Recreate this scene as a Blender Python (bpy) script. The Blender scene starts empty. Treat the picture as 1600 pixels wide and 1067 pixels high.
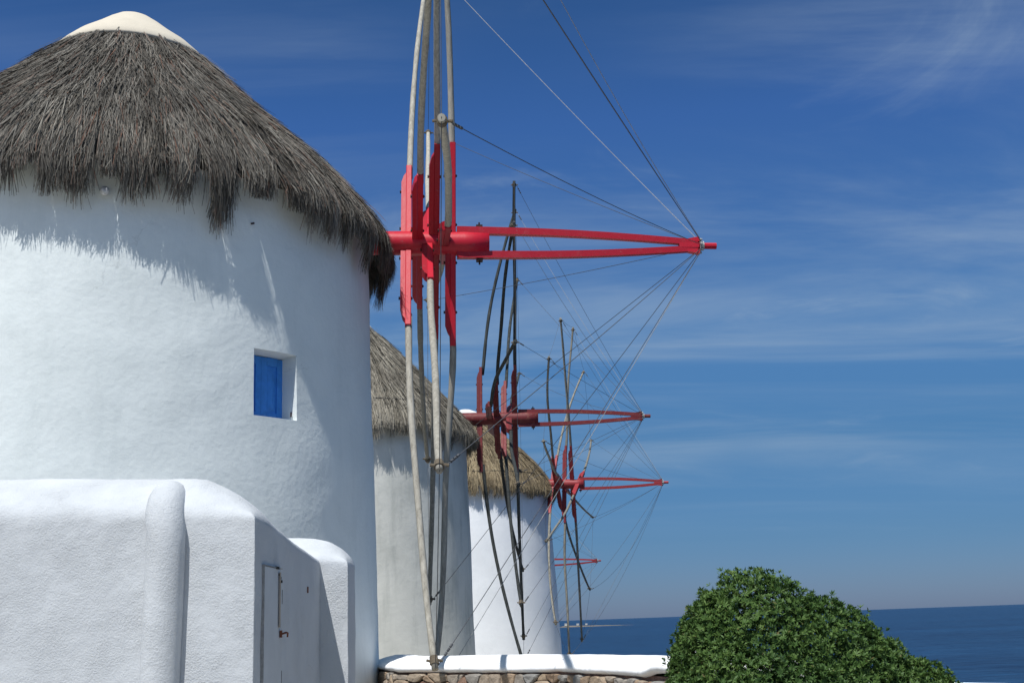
import bpy, math, random
import numpy as np
from math import radians as R, sin, cos, pi
from mathutils import Vector, Matrix, noise as mnoise

rng = np.random.default_rng(7)
random.seed(7)
SC = bpy.context.scene
COL = SC.collection
E = 1.65                                   # eye height above the path; heights below are written relative to the eye and lifted by E

# ------------------------------------------------------------------ camera
PITCH, ROLL = R(13.323), R(2.05)
cam_data = bpy.data.cameras.new('camera')
cam_data.sensor_width = 36.0
cam_data.lens = 36.0 * 1850 / 1600
cam_data.clip_start = 0.05
cam_data.clip_end = 200000
cam = bpy.data.objects.new('camera', cam_data)
COL.objects.link(cam)
fw = Vector((0, cos(PITCH), sin(PITCH)))
up0 = Vector((0, -sin(PITCH), cos(PITCH)))
rt0 = Vector((1, 0, 0))
rt = rt0 * cos(ROLL) - up0 * sin(ROLL)
up = rt0 * sin(ROLL) + up0 * cos(ROLL)
M = Matrix((rt, up, -fw)).transposed().to_4x4()
M.translation = Vector((0, 0, E))
cam.matrix_world = M
SC.camera = cam

# ------------------------------------------------------------------ world, sun, exposure
SUN_AZ = math.atan2(-0.42, -0.907)        # from +Y towards +X
SUN_EL = R(63.2)
world = bpy.data.worlds.new('World')
SC.world = world
world.use_nodes = True
nt = world.node_tree
nt.nodes.clear()
def N(t, kind, **kw):
    n = t.nodes.new(kind)
    for k, v in kw.items():
        setattr(n, k, v)
    return n
out = N(nt, 'ShaderNodeOutputWorld')
bg = N(nt, 'ShaderNodeBackground')
bg.inputs['Strength'].default_value = 0.078
sky = N(nt, 'ShaderNodeTexSky', sky_type='NISHITA')
sky.sun_disc = False
sky.sun_elevation = SUN_EL
sky.sun_rotation = SUN_AZ % (2 * pi)
sky.altitude = 0
sky.air_density = 1.0
sky.dust_density = 0.35
sky.ozone_density = 3.0
# thin cirrus: noise on the direction, projected on a flat cloud deck
geo = N(nt, 'ShaderNodeTexCoord')
sep = N(nt, 'ShaderNodeSeparateXYZ')
nt.links.new(geo.outputs['Generated'], sep.inputs[0])
def math_node(t, op, a, b=None, clamp=False):
    n = N(t, 'ShaderNodeMath', operation=op)
    n.use_clamp = clamp
    for i, v in enumerate((a, b)):
        if v is None:
            continue
        if isinstance(v, (int, float)):
            n.inputs[i].default_value = v
        else:
            t.links.new(v, n.inputs[i])
    return n.outputs[0]
zc = math_node(nt, 'ADD', math_node(nt, 'MAXIMUM', sep.outputs[2], 0.0), 0.12)
px = math_node(nt, 'DIVIDE', sep.outputs[0], zc)
py = math_node(nt, 'DIVIDE', sep.outputs[1], zc)
comb = N(nt, 'ShaderNodeCombineXYZ')
nt.links.new(px, comb.inputs[0]); nt.links.new(py, comb.inputs[1])
def cirrus(scale, sx, sy, rot, lo, hi, detail=7, dist=0.6, off=(0, 0, 0)):
    mp = N(nt, 'ShaderNodeMapping')
    mp.inputs['Scale'].default_value = (sx, sy, 1)
    mp.inputs['Rotation'].default_value = (0, 0, rot)
    mp.inputs['Location'].default_value = off
    nt.links.new(comb.outputs[0], mp.inputs[0])
    nz = N(nt, 'ShaderNodeTexNoise')
    nz.inputs['Scale'].default_value = scale
    nz.inputs['Detail'].default_value = detail
    nz.inputs['Roughness'].default_value = 0.6
    nz.inputs['Distortion'].default_value = dist
    nt.links.new(mp.outputs[0], nz.inputs['Vector'])
    mr = N(nt, 'ShaderNodeMapRange', interpolation_type='SMOOTHSTEP')
    mr.inputs['From Min'].default_value = lo
    mr.inputs['From Max'].default_value = hi
    nt.links.new(nz.outputs['Fac'], mr.inputs['Value'])
    return mr.outputs[0]
streak = cirrus(1.0, 0.5, 1.9, R(-8), 0.36, 0.74, off=(21.32, 27.03, 0))
broad = cirrus(0.55, 0.6, 1.1, R(6), 0.34, 0.62, detail=3, off=(0.50, 28.26, 0))
puff = cirrus(2.6, 0.8, 1.0, R(15), 0.55, 0.82, off=(24.63, 1.70, 0))
cl = math_node(nt, 'MULTIPLY', math_node(nt, 'ADD', math_node(nt, 'MULTIPLY', streak, 0.75), math_node(nt, 'MULTIPLY', puff, 0.6)), broad)
fade = N(nt, 'ShaderNodeMapRange', interpolation_type='SMOOTHSTEP')
fade.inputs['From Min'].default_value = 0.03; fade.inputs['From Max'].default_value = 0.22
nt.links.new(sep.outputs[2], fade.inputs['Value'])
cl = math_node(nt, 'MULTIPLY', math_node(nt, 'MULTIPLY', cl, 0.85, clamp=True), fade.outputs[0])
hsv = N(nt, 'ShaderNodeHueSaturation')
hsv.inputs['Saturation'].default_value = 1.12
hsv.inputs['Value'].default_value = 1.0
nt.links.new(sky.outputs[0], hsv.inputs['Color'])
# clear-air tint by elevation: keeps the low sky blue instead of yellow
tint = N(nt, 'ShaderNodeValToRGB')
te = tint.color_ramp.elements
stops = [(0.0, (0.34, 0.48, 0.96)), (0.06, (0.30, 0.50, 0.85)), (0.14, (0.38, 0.63, 0.88)), (0.235, (0.62, 0.90, 1.13)), (0.40, (0.58, 0.87, 1.28)), (0.50, (0.46, 0.74, 1.03)), (1.0, (1.14, 1.22, 0.70))]
while len(te) < len(stops): te.new(0.5)
for e_, (p_, c_) in zip(te, stops):
    e_.position = p_; e_.color = (*c_, 1)
nt.links.new(sep.outputs[2], tint.inputs[0])
tmul = N(nt, 'ShaderNodeMix', data_type='RGBA', blend_type='MULTIPLY')
tmul.inputs[0].default_value = 1.0
nt.links.new(hsv.outputs[0], tmul.inputs[6]); nt.links.new(tint.outputs[0], tmul.inputs[7])
mixc = N(nt, 'ShaderNodeMix', data_type='RGBA')
nt.links.new(cl, mixc.inputs[0])
nt.links.new(tmul.outputs[2], mixc.inputs[6])
mixc.inputs[7].default_value = (4.6, 6.0, 7.6, 1)
nt.links.new(mixc.outputs[2], bg.inputs['Color'])
nt.links.new(bg.outputs[0], out.inputs['Surface'])

sun_data = bpy.data.lights.new('sun', 'SUN')
sun_data.energy = 5.0
sun_data.angle = R(0.5)
sun_data.color = (1.0, 0.99, 0.965)
sun = bpy.data.objects.new('sun', sun_data)
COL.objects.link(sun)
sd = Vector((sin(SUN_AZ) * cos(SUN_EL), cos(SUN_AZ) * cos(SUN_EL), sin(SUN_EL)))
sun.rotation_euler = (-sd).to_track_quat('-Z', 'Y').to_euler()
sun.location = (0, 0, 40)

SC.view_settings.view_transform = 'Standard'
SC.view_settings.look = 'None'
SC.view_settings.exposure = 0.0
SC.view_settings.gamma = 1.0
SC.view_settings.use_curve_mapping = False

# ------------------------------------------------------------------ helpers
def tag(o, label=None, cat=None, group=None, kind=None):
    if label: o['label'] = label
    if cat: o['category'] = cat
    if group: o['group'] = group
    if kind: o['kind'] = kind
    return o

def link(name, me, mat=None, parent=None, smooth=False):
    o = bpy.data.objects.new(name, me)
    COL.objects.link(o)
    if mat is not None and not me.materials:
        me.materials.append(mat)
    if parent is not None:
        o.parent = parent
    if smooth:
        me.polygons.foreach_set('use_smooth', np.ones(len(me.polygons), bool))
    return o

def mesh(name, V, F, mat=None, parent=None, smooth=False, attr=None, origin=None):
    """V: (n,3); F: list of faces or an (m,k) array. attr: per-vertex float stored as 'rnd'. origin: world point the object sits at."""
    me = bpy.data.meshes.new(name)
    V = np.asarray(V, float)
    loc = None
    if origin is not None:
        loc = np.asarray(origin, float)
        V = V - loc
    if isinstance(F, np.ndarray):
        m, k = F.shape
        me.vertices.add(len(V)); me.vertices.foreach_set('co', V.ravel())
        me.loops.add(m * k); me.loops.foreach_set('vertex_index', F.ravel().astype(np.int32))
        me.polygons.add(m)
        me.polygons.foreach_set('loop_start', np.arange(0, m * k, k, dtype=np.int32))
        me.polygons.foreach_set('loop_total', np.full(m, k, np.int32))
        me.update(calc_edges=True)
    else:
        me.from_pydata(V.tolist(), [], F)
    if attr is not None:
        a = me.attributes.new('rnd', 'FLOAT', 'POINT')
        a.data.foreach_set('value', np.asarray(attr, np.float32))
    me.validate()
    o = link(name, me, mat, parent, smooth)
    if loc is not None:
        o.location = loc
    return o

def empty(name, loc):
    o = bpy.data.objects.new(name, None)
    o.empty_display_size = 0.3
    COL.objects.link(o)
    o.location = loc
    return o

class MB:
    """collects shapes into one mesh"""
    def __init__(s): s.v = []; s.f = []
    def add(s, V, F):
        b = len(s.v); s.v += [tuple(map(float, p)) for p in V]; s.f += [[b + i for i in f] for f in F]
    def box(s, c, ax, ay, az, bev=0.0):
        """box with half-axis vectors; bev chamfers the four edges along ax"""
        c, ax, ay, az = map(np.array, (c, ax, ay, az))
        if bev <= 0:
            ring = [(-1, -1), (1, -1), (1, 1), (-1, 1)]
            pts = [(p, q) for p, q in ring]
        else:
            b = bev
            ly, lz = np.linalg.norm(ay), np.linalg.norm(az)
            by, bz = b / ly, b / lz
            pts = [(-1 + by, -1), (1 - by, -1), (1, -1 + bz), (1, 1 - bz), (1 - by, 1), (-1 + by, 1), (-1, 1 - bz), (-1, -1 + bz)]
        n = len(pts)
        V = [c - ax + p * ay + q * az for p, q in pts] + [c + ax + p * ay + q * az for p, q in pts]
        F = [[i, (i + 1) % n, n + (i + 1) % n, n + i] for i in range(n)] + [list(range(n))[::-1], list(range(n, 2 * n))]
        s.add(V, F)
    def tube(s, P, rad, n=8, cap=True):
        P = [np.array(p, float) for p in P]
        if np.isscalar(rad): rad = [rad] * len(P)
        V = []; ref = None
        for i, p in enumerate(P):
            t = P[min(i + 1, len(P) - 1)] - P[max(i - 1, 0)]
            t = t / (np.linalg.norm(t) + 1e-12)
            if ref is None:
                ref = np.array([0, 0, 1.]) if abs(t[2]) < 0.9 else np.array([1., 0, 0])
            a = ref - t * (ref @ t); a /= np.linalg.norm(a); ref = a
            b = np.cross(t, a)
            for k in range(n):
                th = 2 * pi * k / n
                V.append(p + rad[i] * (cos(th) * a + sin(th) * b))
        F = []
        for i in range(len(P) - 1):
            for k in range(n):
                k2 = (k + 1) % n
                F.append([i * n + k, i * n + k2, (i + 1) * n + k2, (i + 1) * n + k])
        if cap:
            F.append(list(range(n))[::-1]); F.append([(len(P) - 1) * n + k for k in range(n)])
        s.add(V, F)
    def build(s, name, mat, parent=None, smooth=False, origin=None):
        return mesh(name, np.array(s.v), s.f, mat, parent, smooth, origin=origin)

# ------------------------------------------------------------------ materials
def mat_new(name):
    m = bpy.data.materials.new(name); m.use_nodes = True
    t = m.node_tree
    return m, t, t.nodes['Principled BSDF']

def noise_node(t, scale, detail=4, rough=0.55, vec=None, dist=0.0):
    n = N(t, 'ShaderNodeTexNoise')
    n.inputs['Scale'].default_value = scale
    n.inputs['Detail'].default_value = detail
    n.inputs['Roughness'].default_value = rough
    n.inputs['Distortion'].default_value = dist
    if vec is not None: t.links.new(vec, n.inputs['Vector'])
    return n

def ramp(t, fac, stops):
    r = N(t, 'ShaderNodeValToRGB')
    el = r.color_ramp.elements
    while len(el) < len(stops): el.new(0.5)
    for e, (p, c) in zip(el, stops):
        e.position = p; e.color = (*c, 1)
    t.links.new(fac, r.inputs[0])
    return r.outputs[0]

def mix(t, fac, a, b, mode='MIX'):
    n = N(t, 'ShaderNodeMix', data_type='RGBA', blend_type=mode)
    for i, v in ((0, fac), (6, a), (7, b)):
        if isinstance(v, (int, float)): n.inputs[i].default_value = v
        elif isinstance(v, tuple): n.inputs[i].default_value = (*v, 1)
        else: t.links.new(v, n.inputs[i])
    return n.outputs[2]

def bump(t, b, height, strength, dist, prev=None):
    n = N(t, 'ShaderNodeBump')
    n.inputs['Strength'].default_value = strength
    n.inputs['Distance'].default_value = dist
    t.links.new(height, n.inputs['Height'])
    if prev is not None: t.links.new(prev, n.inputs['Normal'])
    if b is not None: t.links.new(n.outputs[0], b.inputs['Normal'])
    return n.outputs[0]

def plaster(name, base, dirty, grain, grain_strength, streaks=0.25, lump=0.3):
    m, t, b = mat_new(name)
    tc = N(t, 'ShaderNodeTexCoord')
    ob = tc.outputs['Object']
    big = noise_node(t, 0.8, 5, 0.6, ob)
    mp = N(t, 'ShaderNodeMapping'); mp.inputs['Scale'].default_value = (2.2, 2.2, 0.28)
    t.links.new(ob, mp.inputs[0])
    st = noise_node(t, 2.0, 6, 0.65, mp.outputs[0])
    f1 = ramp(t, big.outputs['Fac'], [(0.42, (0, 0, 0)), (0.72, (1, 1, 1))])
    f2 = ramp(t, st.outputs['Fac'], [(0.50, (0, 0, 0)), (0.75, (1, 1, 1))])
    f = math_node(t, 'MULTIPLY', math_node(t, 'ADD', f1, f2), streaks)
    c = mix(t, f, base, dirty)
    # patches of newer limewash with soft trowelled edges, and a few thin cracks
    pt = noise_node(t, 1.7, 3, 0.5, ob, 1.2)
    pf = ramp(t, pt.outputs['Fac'], [(0.50, (0, 0, 0)), (0.535, (1, 1, 1))])
    c = mix(t, math_node(t, 'MULTIPLY', pf, 0.10), c, tuple(min(1, x * 1.18) for x in base))
    wv = noise_node(t, 2.5, 4, 0.6, ob)
    add = N(t, 'ShaderNodeVectorMath', operation='ADD'); sc_ = N(t, 'ShaderNodeVectorMath', operation='SCALE')
    t.links.new(wv.outputs['Color'], sc_.inputs[0]); sc_.inputs['Scale'].default_value = 0.5
    t.links.new(ob, add.inputs[0]); t.links.new(sc_.outputs[0], add.inputs[1])
    vo = N(t, 'ShaderNodeTexVoronoi', feature='DISTANCE_TO_EDGE'); vo.inputs['Scale'].default_value = 0.62
    t.links.new(add.outputs[0], vo.inputs['Vector'])
    cr = ramp(t, vo.outputs['Distance'], [(0.0, (1, 1, 1)), (0.0045, (0, 0, 0))])
    gate = ramp(t, big.outputs['Fac'], [(0.52, (0, 0, 0)), (0.62, (1, 1, 1))])
    c = mix(t, math_node(t, 'MULTIPLY', math_node(t, 'MULTIPLY', cr, gate), 0.30), c, tuple(x * 0.45 for x in base))
    t.links.new(c, b.inputs['Base Color'])
    b.inputs['Roughness'].default_value = 0.9
    b.inputs['Specular IOR Level'].default_value = 0.15
    fine = noise_node(t, grain, 5, 0.72, ob)
    soft = noise_node(t, grain * 0.22, 3, 0.5, ob)
    gm = noise_node(t, 3.2, 3, 0.6, ob)
    gmr = ramp(t, gm.outputs['Fac'], [(0.35, (0.25, 0.25, 0.25)), (0.68, (1, 1, 1))])
    fh = math_node(t, 'MULTIPLY', fine.outputs['Fac'], gmr)
    h = bump(t, None, soft.outputs['Fac'], lump, 0.03)
    bump(t, b, fh, grain_strength, 0.014, h)
    return m

M_TOWER = plaster('whitewash_tower', (0.79, 0.83, 0.81), (0.60, 0.65, 0.64), 70, 0.12, 0.34, 0.14)
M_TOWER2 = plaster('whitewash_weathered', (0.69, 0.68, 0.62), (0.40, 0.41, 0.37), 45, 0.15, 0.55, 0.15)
M_TOWER3 = plaster('whitewash_bright', (0.82, 0.83, 0.84), (0.68, 0.71, 0.73), 45, 0.12, 0.22, 0.15)
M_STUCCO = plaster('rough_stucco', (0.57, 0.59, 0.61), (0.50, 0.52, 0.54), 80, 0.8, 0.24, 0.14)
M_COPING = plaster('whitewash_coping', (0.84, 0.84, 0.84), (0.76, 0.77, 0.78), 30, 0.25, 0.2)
M_CAP = plaster('cream_cap', (0.60, 0.54, 0.44), (0.46, 0.41, 0.33), 14, 0.35, 0.3)
M_CAPW = plaster('white_cap', (0.80, 0.80, 0.78), (0.66, 0.66, 0.64), 14, 0.3, 0.25)

def attr_mat(name, stops, rough=0.9, trans=0.0, spec=0.2, extra_scale=None):
    m, t, b = mat_new(name)
    a = N(t, 'ShaderNodeAttribute'); a.attribute_name = 'rnd'
    c = ramp(t, a.outputs['Fac'], stops)
    if extra_scale:
        tc = N(t, 'ShaderNodeTexCoord')
        nz = noise_node(t, extra_scale, 4, 0.6, tc.outputs['Object'])
        v = ramp(t, nz.outputs['Fac'], [(0.3, (0.6, 0.58, 0.55)), (0.7, (1.15, 1.12, 1.05))])
        c = mix(t, 1.0, c, v, 'MULTIPLY')
    t.links.new(c, b.inputs['Base Color'])
    b.inputs['Roughness'].default_value = rough
    b.inputs['Specular IOR Level'].default_value = spec
    if trans > 0:
        tr = N(t, 'ShaderNodeBsdfTranslucent')
        t.links.new(c, tr.inputs['Color'])
        ms = N(t, 'ShaderNodeMixShader'); ms.inputs[0].default_value = trans
        t.links.new(b.outputs[0], ms.inputs[1]); t.links.new(tr.outputs[0], ms.inputs[2])
        t.links.new(ms.outputs[0], t.nodes['Material Output'].inputs['Surface'])
    return m

M_THATCH = [
    attr_mat('thatch_grey', [(0, (0.035, 0.03, 0.025)), (0.35, (0.10, 0.092, 0.082)), (0.75, (0.20, 0.19, 0.175)), (0.93, (0.30, 0.285, 0.26)), (1, (0.17, 0.09, 0.065))], 0.85, 0.0, 0.25, 1.3),
    attr_mat('thatch_tan', [(0, (0.09, 0.08, 0.06)), (0.4, (0.215, 0.20, 0.172)), (0.8, (0.33, 0.31, 0.27)), (1, (0.41, 0.38, 0.33))], 0.9, 0.0, 0.2, 1.1),
    attr_mat('thatch_straw', [(0, (0.09, 0.07, 0.045)), (0.4, (0.24, 0.19, 0.125)), (0.8, (0.37, 0.31, 0.21)), (1, (0.45, 0.36, 0.24))], 0.9, 0.0, 0.2, 1.1),
]
def thatch_base(name, col):
    m, t, b = mat_new(name)
    tc = N(t, 'ShaderNodeTexCoord')
    nz = noise_node(t, 30, 5, 0.7, tc.outputs['Object'])
    c = ramp(t, nz.outputs['Fac'], [(0.3, tuple(x * 0.4 for x in col)), (0.7, col)])
    t.links.new(c, b.inputs['Base Color']); b.inputs['Roughness'].default_value = 1
    bump(t, b, nz.outputs['Fac'], 0.8, 0.03)
    return m
M_TBASE = [thatch_base('thatch_core_grey', (0.09, 0.08, 0.07)), thatch_base('thatch_core_tan', (0.17, 0.15, 0.12)), thatch_base('thatch_core_straw', (0.17, 0.135, 0.09))]

def paint(name, col, worn, rough=0.45, wear=0.35):
    m, t, b = mat_new(name)
    tc = N(t, 'ShaderNodeTexCoord')
    nz = noise_node(t, 9, 6, 0.7, tc.outputs['Object'])
    f = ramp(t, nz.outputs['Fac'], [(0.52, (0, 0, 0)), (0.70, (1, 1, 1))])
    c = mix(t, math_node(t, 'MULTIPLY', f, wear), col, worn)
    oi = N(t, 'ShaderNodeObjectInfo')
    vv = ramp(t, oi.outputs['Random'], [(0, (0.72, 0.72, 0.72)), (1, (1.15, 1.15, 1.15))])
    c = mix(t, 1.0, c, vv, 'MULTIPLY')
    ch = noise_node(t, 22, 5, 0.75, tc.outputs['Object'])
    cf = ramp(t, ch.outputs['Fac'], [(0.63, (0, 0, 0)), (0.66, (1, 1, 1))])
    c = mix(t, math_node(t, 'MULTIPLY', cf, wear * 1.1), c, tuple(x * .5 + .10 for x in worn))
    sp = noise_node(t, 60, 3, 0.6, tc.outputs['Object'])
    f2 = ramp(t, sp.outputs['Fac'], [(0.66, (0, 0, 0)), (0.72, (1, 1, 1))])
    c = mix(t, math_node(t, 'MULTIPLY', f2, wear), c, (0.05, 0.02, 0.02))
    t.links.new(c, b.inputs['Base Color'])
    b.inputs['Roughness'].default_value = rough
    b.inputs['Specular IOR Level'].default_value = 0.35
    bump(t, b, nz.outputs['Fac'], 0.25, 0.01)
    return m
M_RED = [paint('red_paint', (0.46, 0.010, 0.026), (0.42, 0.05, 0.06), 0.45, 0.5),
         paint('red_paint_dull', (0.165, 0.020, 0.023), (0.25, 0.085, 0.06), 0.6, 0.8),
         paint('red_paint_faded', (0.28, 0.026, 0.032), (0.30, 0.08, 0.07), 0.55, 0.6)]

def wood(name, a, bcol, c3):
    m, t, b = mat_new(name)
    tc = N(t, 'ShaderNodeTexCoord')
    oi = N(t, 'ShaderNodeObjectInfo')
    mp = N(t, 'ShaderNodeMapping'); mp.inputs['Scale'].default_value = (9, 9, 0.55)
    t.links.new(tc.outputs['Object'], mp.inputs[0])
    nz = noise_node(t, 3.0, 6, 0.7, mp.outputs[0], 0.4)
    c = ramp(t, nz.outputs['Fac'], [(0.3, a), (0.52, bcol), (0.75, c3)])
    v = ramp(t, oi.outputs['Random'], [(0, (0.65, 0.64, 0.63)), (1, (1.2, 1.18, 1.14))])
    c = mix(t, 1.0, c, v, 'MULTIPLY')
    t.links.new(c, b.inputs['Base Color']); b.inputs['Roughness'].default_value = 0.8
    b.inputs['Specular IOR Level'].default_value = 0.25
    bump(t, b, nz.outputs['Fac'], 0.3, 0.008)
    return m
M_WOOD = [wood('pole_grey', (0.22, 0.205, 0.175), (0.36, 0.34, 0.295), (0.48, 0.46, 0.41)),
          wood('pole_dark', (0.012, 0.015, 0.015), (0.040, 0.046, 0.046), (0.12, 0.125, 0.12)),
          wood('pole_mixed', (0.08, 0.078, 0.066), (0.23, 0.22, 0.19), (0.36, 0.35, 0.31))]
M_WOODBR = wood('timber_brown', (0.10, 0.06, 0.04), (0.24, 0.15, 0.10), (0.34, 0.22, 0.16))

def plain(name, col, rough=0.7, metal=0.0, spec=0.3, nscale=25, var=0.25):
    m, t, b = mat_new(name)
    tc = N(t, 'ShaderNodeTexCoord')
    nz = noise_node(t, nscale, 4, 0.6, tc.outputs['Object'])
    c = ramp(t, nz.outputs['Fac'], [(0.3, tuple(x * (1 - var) for x in col)), (0.7, tuple(min(1, x * (1 + var)) for x in col))])
    t.links.new(c, b.inputs['Base Color'])
    b.inputs['Roughness'].default_value = rough; b.inputs['Metallic'].default_value = metal
    b.inputs['Specular IOR Level'].default_value = spec
    return m
M_ROPE = plain('tarred_rope', (0.085, 0.088, 0.095), 0.9)
M_LASH = plain('brown_lashing', (0.13, 0.105, 0.075), 0.9)
M_ROPEL = plain('pale_rope', (0.36, 0.36, 0.35), 0.9)
M_IRON = plain('rusty_iron', (0.045, 0.025, 0.022), 0.7, 0.3)
M_RUST = plain('rust', (0.16, 0.06, 0.035), 0.9)
M_BLUE = plain('blue_shutter_paint', (0.055, 0.255, 0.70), 0.5, 0, 0.3, 12, 0.12)
M_PORC = plain('porcelain', (0.62, 0.62, 0.62), 0.3)
M_DARK = plain('dark_gap', (0.03, 0.03, 0.03), 1.0)
M_GREYP = plain('grey_paint', (0.545, 0.565, 0.585), 0.8, 0, 0.15, 6, 0.05)
M_SEAM = plain('paint_seam', (0.30, 0.30, 0.30), 1.0)
M_STAIN = plain('rust_stain', (0.40, 0.34, 0.28), 0.9, 0, 0.1, 10, 0.2)

def stone_mat():
    m, t, b = mat_new('field_stone')
    tc = N(t, 'ShaderNodeTexCoord'); oi = N(t, 'ShaderNodeObjectInfo')
    c = ramp(t, oi.outputs['Random'], [(0, (0.24, 0.165, 0.11)), (0.25, (0.35, 0.265, 0.185)), (0.5, (0.30, 0.25, 0.20)), (0.7, (0.24, 0.235, 0.225)), (0.85, (0.38, 0.29, 0.20)), (1, (0.22, 0.125, 0.09))])
    nz = noise_node(t, 9, 6, 0.7, tc.outputs['Object'])
    v = ramp(t, nz.outputs['Fac'], [(0.3, (0.62, 0.60, 0.58)), (0.7, (1.2, 1.2, 1.18))])
    c = mix(t, 1.0, c, v, 'MULTIPLY')
    t.links.new(c, b.inputs['Base Color']); b.inputs['Roughness'].default_value = 0.95
    bump(t, b, nz.outputs['Fac'], 0.9, 0.03)
    return m
M_STONE = stone_mat()
M_MORTAR = plain('earth_mortar', (0.24, 0.15, 0.115), 1.0, 0, 0.1, 30, 0.4)
M_GROUND = plain('stony_ground', (0.40, 0.37, 0.31), 1.0, 0, 0.1, 3, 0.25)
M_LEAF = attr_mat('leaf_green', [(0, (0.018, 0.050, 0.013)), (0.45, (0.070, 0.135, 0.033)), (0.8, (0.115, 0.190, 0.046)), (0.97, (0.135, 0.205, 0.055)), (1, (0.15, 0.13, 0.05))], 0.55, 0.24, 0.25)
M_BARK = wood('bark', (0.05, 0.04, 0.03), (0.12, 0.10, 0.08), (0.2, 0.17, 0.13))

def sea_mat():
    m, t, b = mat_new('sea_water')
    tc = N(t, 'ShaderNodeTexCoord')
    b.inputs['Roughness'].default_value = 0.35
    b.inputs['IOR'].default_value = 1.33
    b.inputs['Specular IOR Level'].default_value = 0.34
    mp0 = N(t, 'ShaderNodeMapping'); mp0.inputs['Scale'].default_value = (0.35, 1.0, 1)
    t.links.new(tc.outputs['Object'], mp0.inputs[0])
    nz0 = noise_node(t, 0.22, 8, 0.8, mp0.outputs[0])
    c = ramp(t, nz0.outputs['Fac'], [(0.40, (0.001, 0.013, 0.048)), (0.60, (0.009, 0.046, 0.112))])
    mpw = N(t, 'ShaderNodeMapping'); mpw.inputs['Scale'].default_value = (0.12, 1.0, 1); mpw.inputs['Rotation'].default_value = (0, 0, R(8))
    t.links.new(tc.outputs['Object'], mpw.inputs[0])
    nw = noise_node(t, 0.012, 5, 0.65, mpw.outputs[0])
    wp = ramp(t, nw.outputs['Fac'], [(0.38, (0.72, 0.76, 0.80)), (0.62, (1.25, 1.22, 1.18))])
    c = mix(t, 1.0, c, wp, 'MULTIPLY')
    t.links.new(c, b.inputs['Base Color'])
    mp = N(t, 'ShaderNodeMapping'); mp.inputs['Scale'].default_value = (0.5, 1.0, 1)
    mp.inputs['Rotation'].default_value = (0, 0, R(12))
    t.links.new(tc.outputs['Object'], mp.inputs[0])
    n1 = noise_node(t, 0.55, 5, 0.65, mp.outputs[0])
    n2 = noise_node(t, 0.06, 4, 0.6, mp.outputs[0])
    h = bump(t, None, n2.outputs['Fac'], 1.0, 3.0)
    bump(t, b, n1.outputs['Fac'], 1.0, 0.9, h)
    return m
M_SEA = sea_mat()

# ------------------------------------------------------------------ ground, sea, islet
SEA = -10.6 + E
WALL = np.array([(-1.80, 14.3), (-1.50, 13.35), (-1.34, 12.8), (-0.80, 12.4), (0.31, 11.4), (0.79, 10.4), (1.0, 9.6), (1.22, 9.0), (1.7, 8.62), (2.4, 8.62), (3.09, 8.757), (3.6, 8.6), (4.4, 8.1), (5.2, 7.3)])
def coast_x(y):
    return np.interp(y, [-60, 3, 7, 9, 10, 12, 16, 30, 40, 50, 58, 75, 140], [6.5, 6.2, 5.6, 3.6, 2.6, 2.0, 2.0, 2.6, 3.4, 4.4, 5.2, 5.0, 3.0])
def ground_z(x, y):
    base = np.interp(y, [-60, 44, 60, 82, 95], [0, 0, -1.55, -1.8, -9.5])
    d = np.clip((x - coast_x(y)) / 4.5, 0, 1)
    z = base * (1 - d) + (SEA - 1.5) * d
    return np.maximum(z, SEA - 1.5) + 0.04 * np.sin(x * 1.7 + 0.6 * y) * np.cos(y * 1.1) * (1 - d)
xs = np.concatenate([np.linspace(-90, -8, 24), np.linspace(-7, 14, 85)])
ys = np.linspace(-40, 110, 150)
gx, gy = np.meshgrid(xs, ys)
gz = ground_z(gx, gy)
nx, ny = len(xs), len(ys)
idx = np.arange(nx * ny).reshape(ny, nx)
Fq = np.stack([idx[:-1, :-1], idx[:-1, 1:], idx[1:, 1:], idx[1:, :-1]], -1).reshape(-1, 4)
g = mesh('ground', np.stack([gx, gy, gz], -1).reshape(-1, 3), Fq, M_GROUND, smooth=True)
tag(g, kind='structure')
sv = [(-60000, -60000, SEA), (60000, -60000, SEA), (60000, 60000, SEA), (-60000, 60000, SEA)]
tag(mesh('sea', sv, [[0, 1, 2, 3]], M_SEA), kind='structure')
# low islet near the horizon
M_ISLE = plain('dry_islet_rock', (0.17, 0.15, 0.125), 1.0, 0, 0.1, 0.05, 0.2)
iy = 1960.0
iv, if_ = [], []
nn = 28
for i in range(nn + 1):
    u = i / nn
    x = iy * (0.0300 + u * 0.0625)
    h = 0.7 * (1.2 + 2.4 * mnoise.noise(Vector((u * 7, 0, 3))) ** 2 + 2.6 * max(0, 1 - u * 1.5)) * min(1, (1 - u) * 3 + 0.05) * min(1, u * 10 + .1)
    w = 28 * min(1, (1 - u) * 3 + .1)
    iv += [(x, iy - w, SEA - .5), (x, iy, SEA + h), (x, iy + w, SEA - .5)]
for i in range(nn):
    a = i * 3
    if_ += [[a, a + 3, a + 4, a + 1], [a + 1, a + 4, a + 5, a + 2]]
tag(mesh('islet', iv, if_, M_ISLE, smooth=True), kind='structure')
for u, wd, hh, lab in ((0.036, 5, 3.0, 'tiny white block house at the left tip of the far islet'),
                       (0.0455, 4, 2.2, 'tiny white block house in the middle of the far islet'),
                       (0.0525, 3.5, 1.9, 'tiny white block house furthest right on the far islet')):
    e = empty('islet_house', (iy * u, iy - 6, SEA + 2.5))
    tag(e, lab, 'house', 'white houses on the far islet')
    b = MB(); b.box((0, 0, hh / 2), (wd / 2, 0, 0), (0, wd / 2.4, 0), (0, 0, hh / 2)); b.build('wall', M_TOWER2, e)
    b = MB(); b.box((0, 0, hh + .2), (wd / 2 + .3, 0, 0), (0, wd / 2.4 + .3, 0), (0, 0, .2)); b.build('roof', M_COPING, e)

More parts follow.
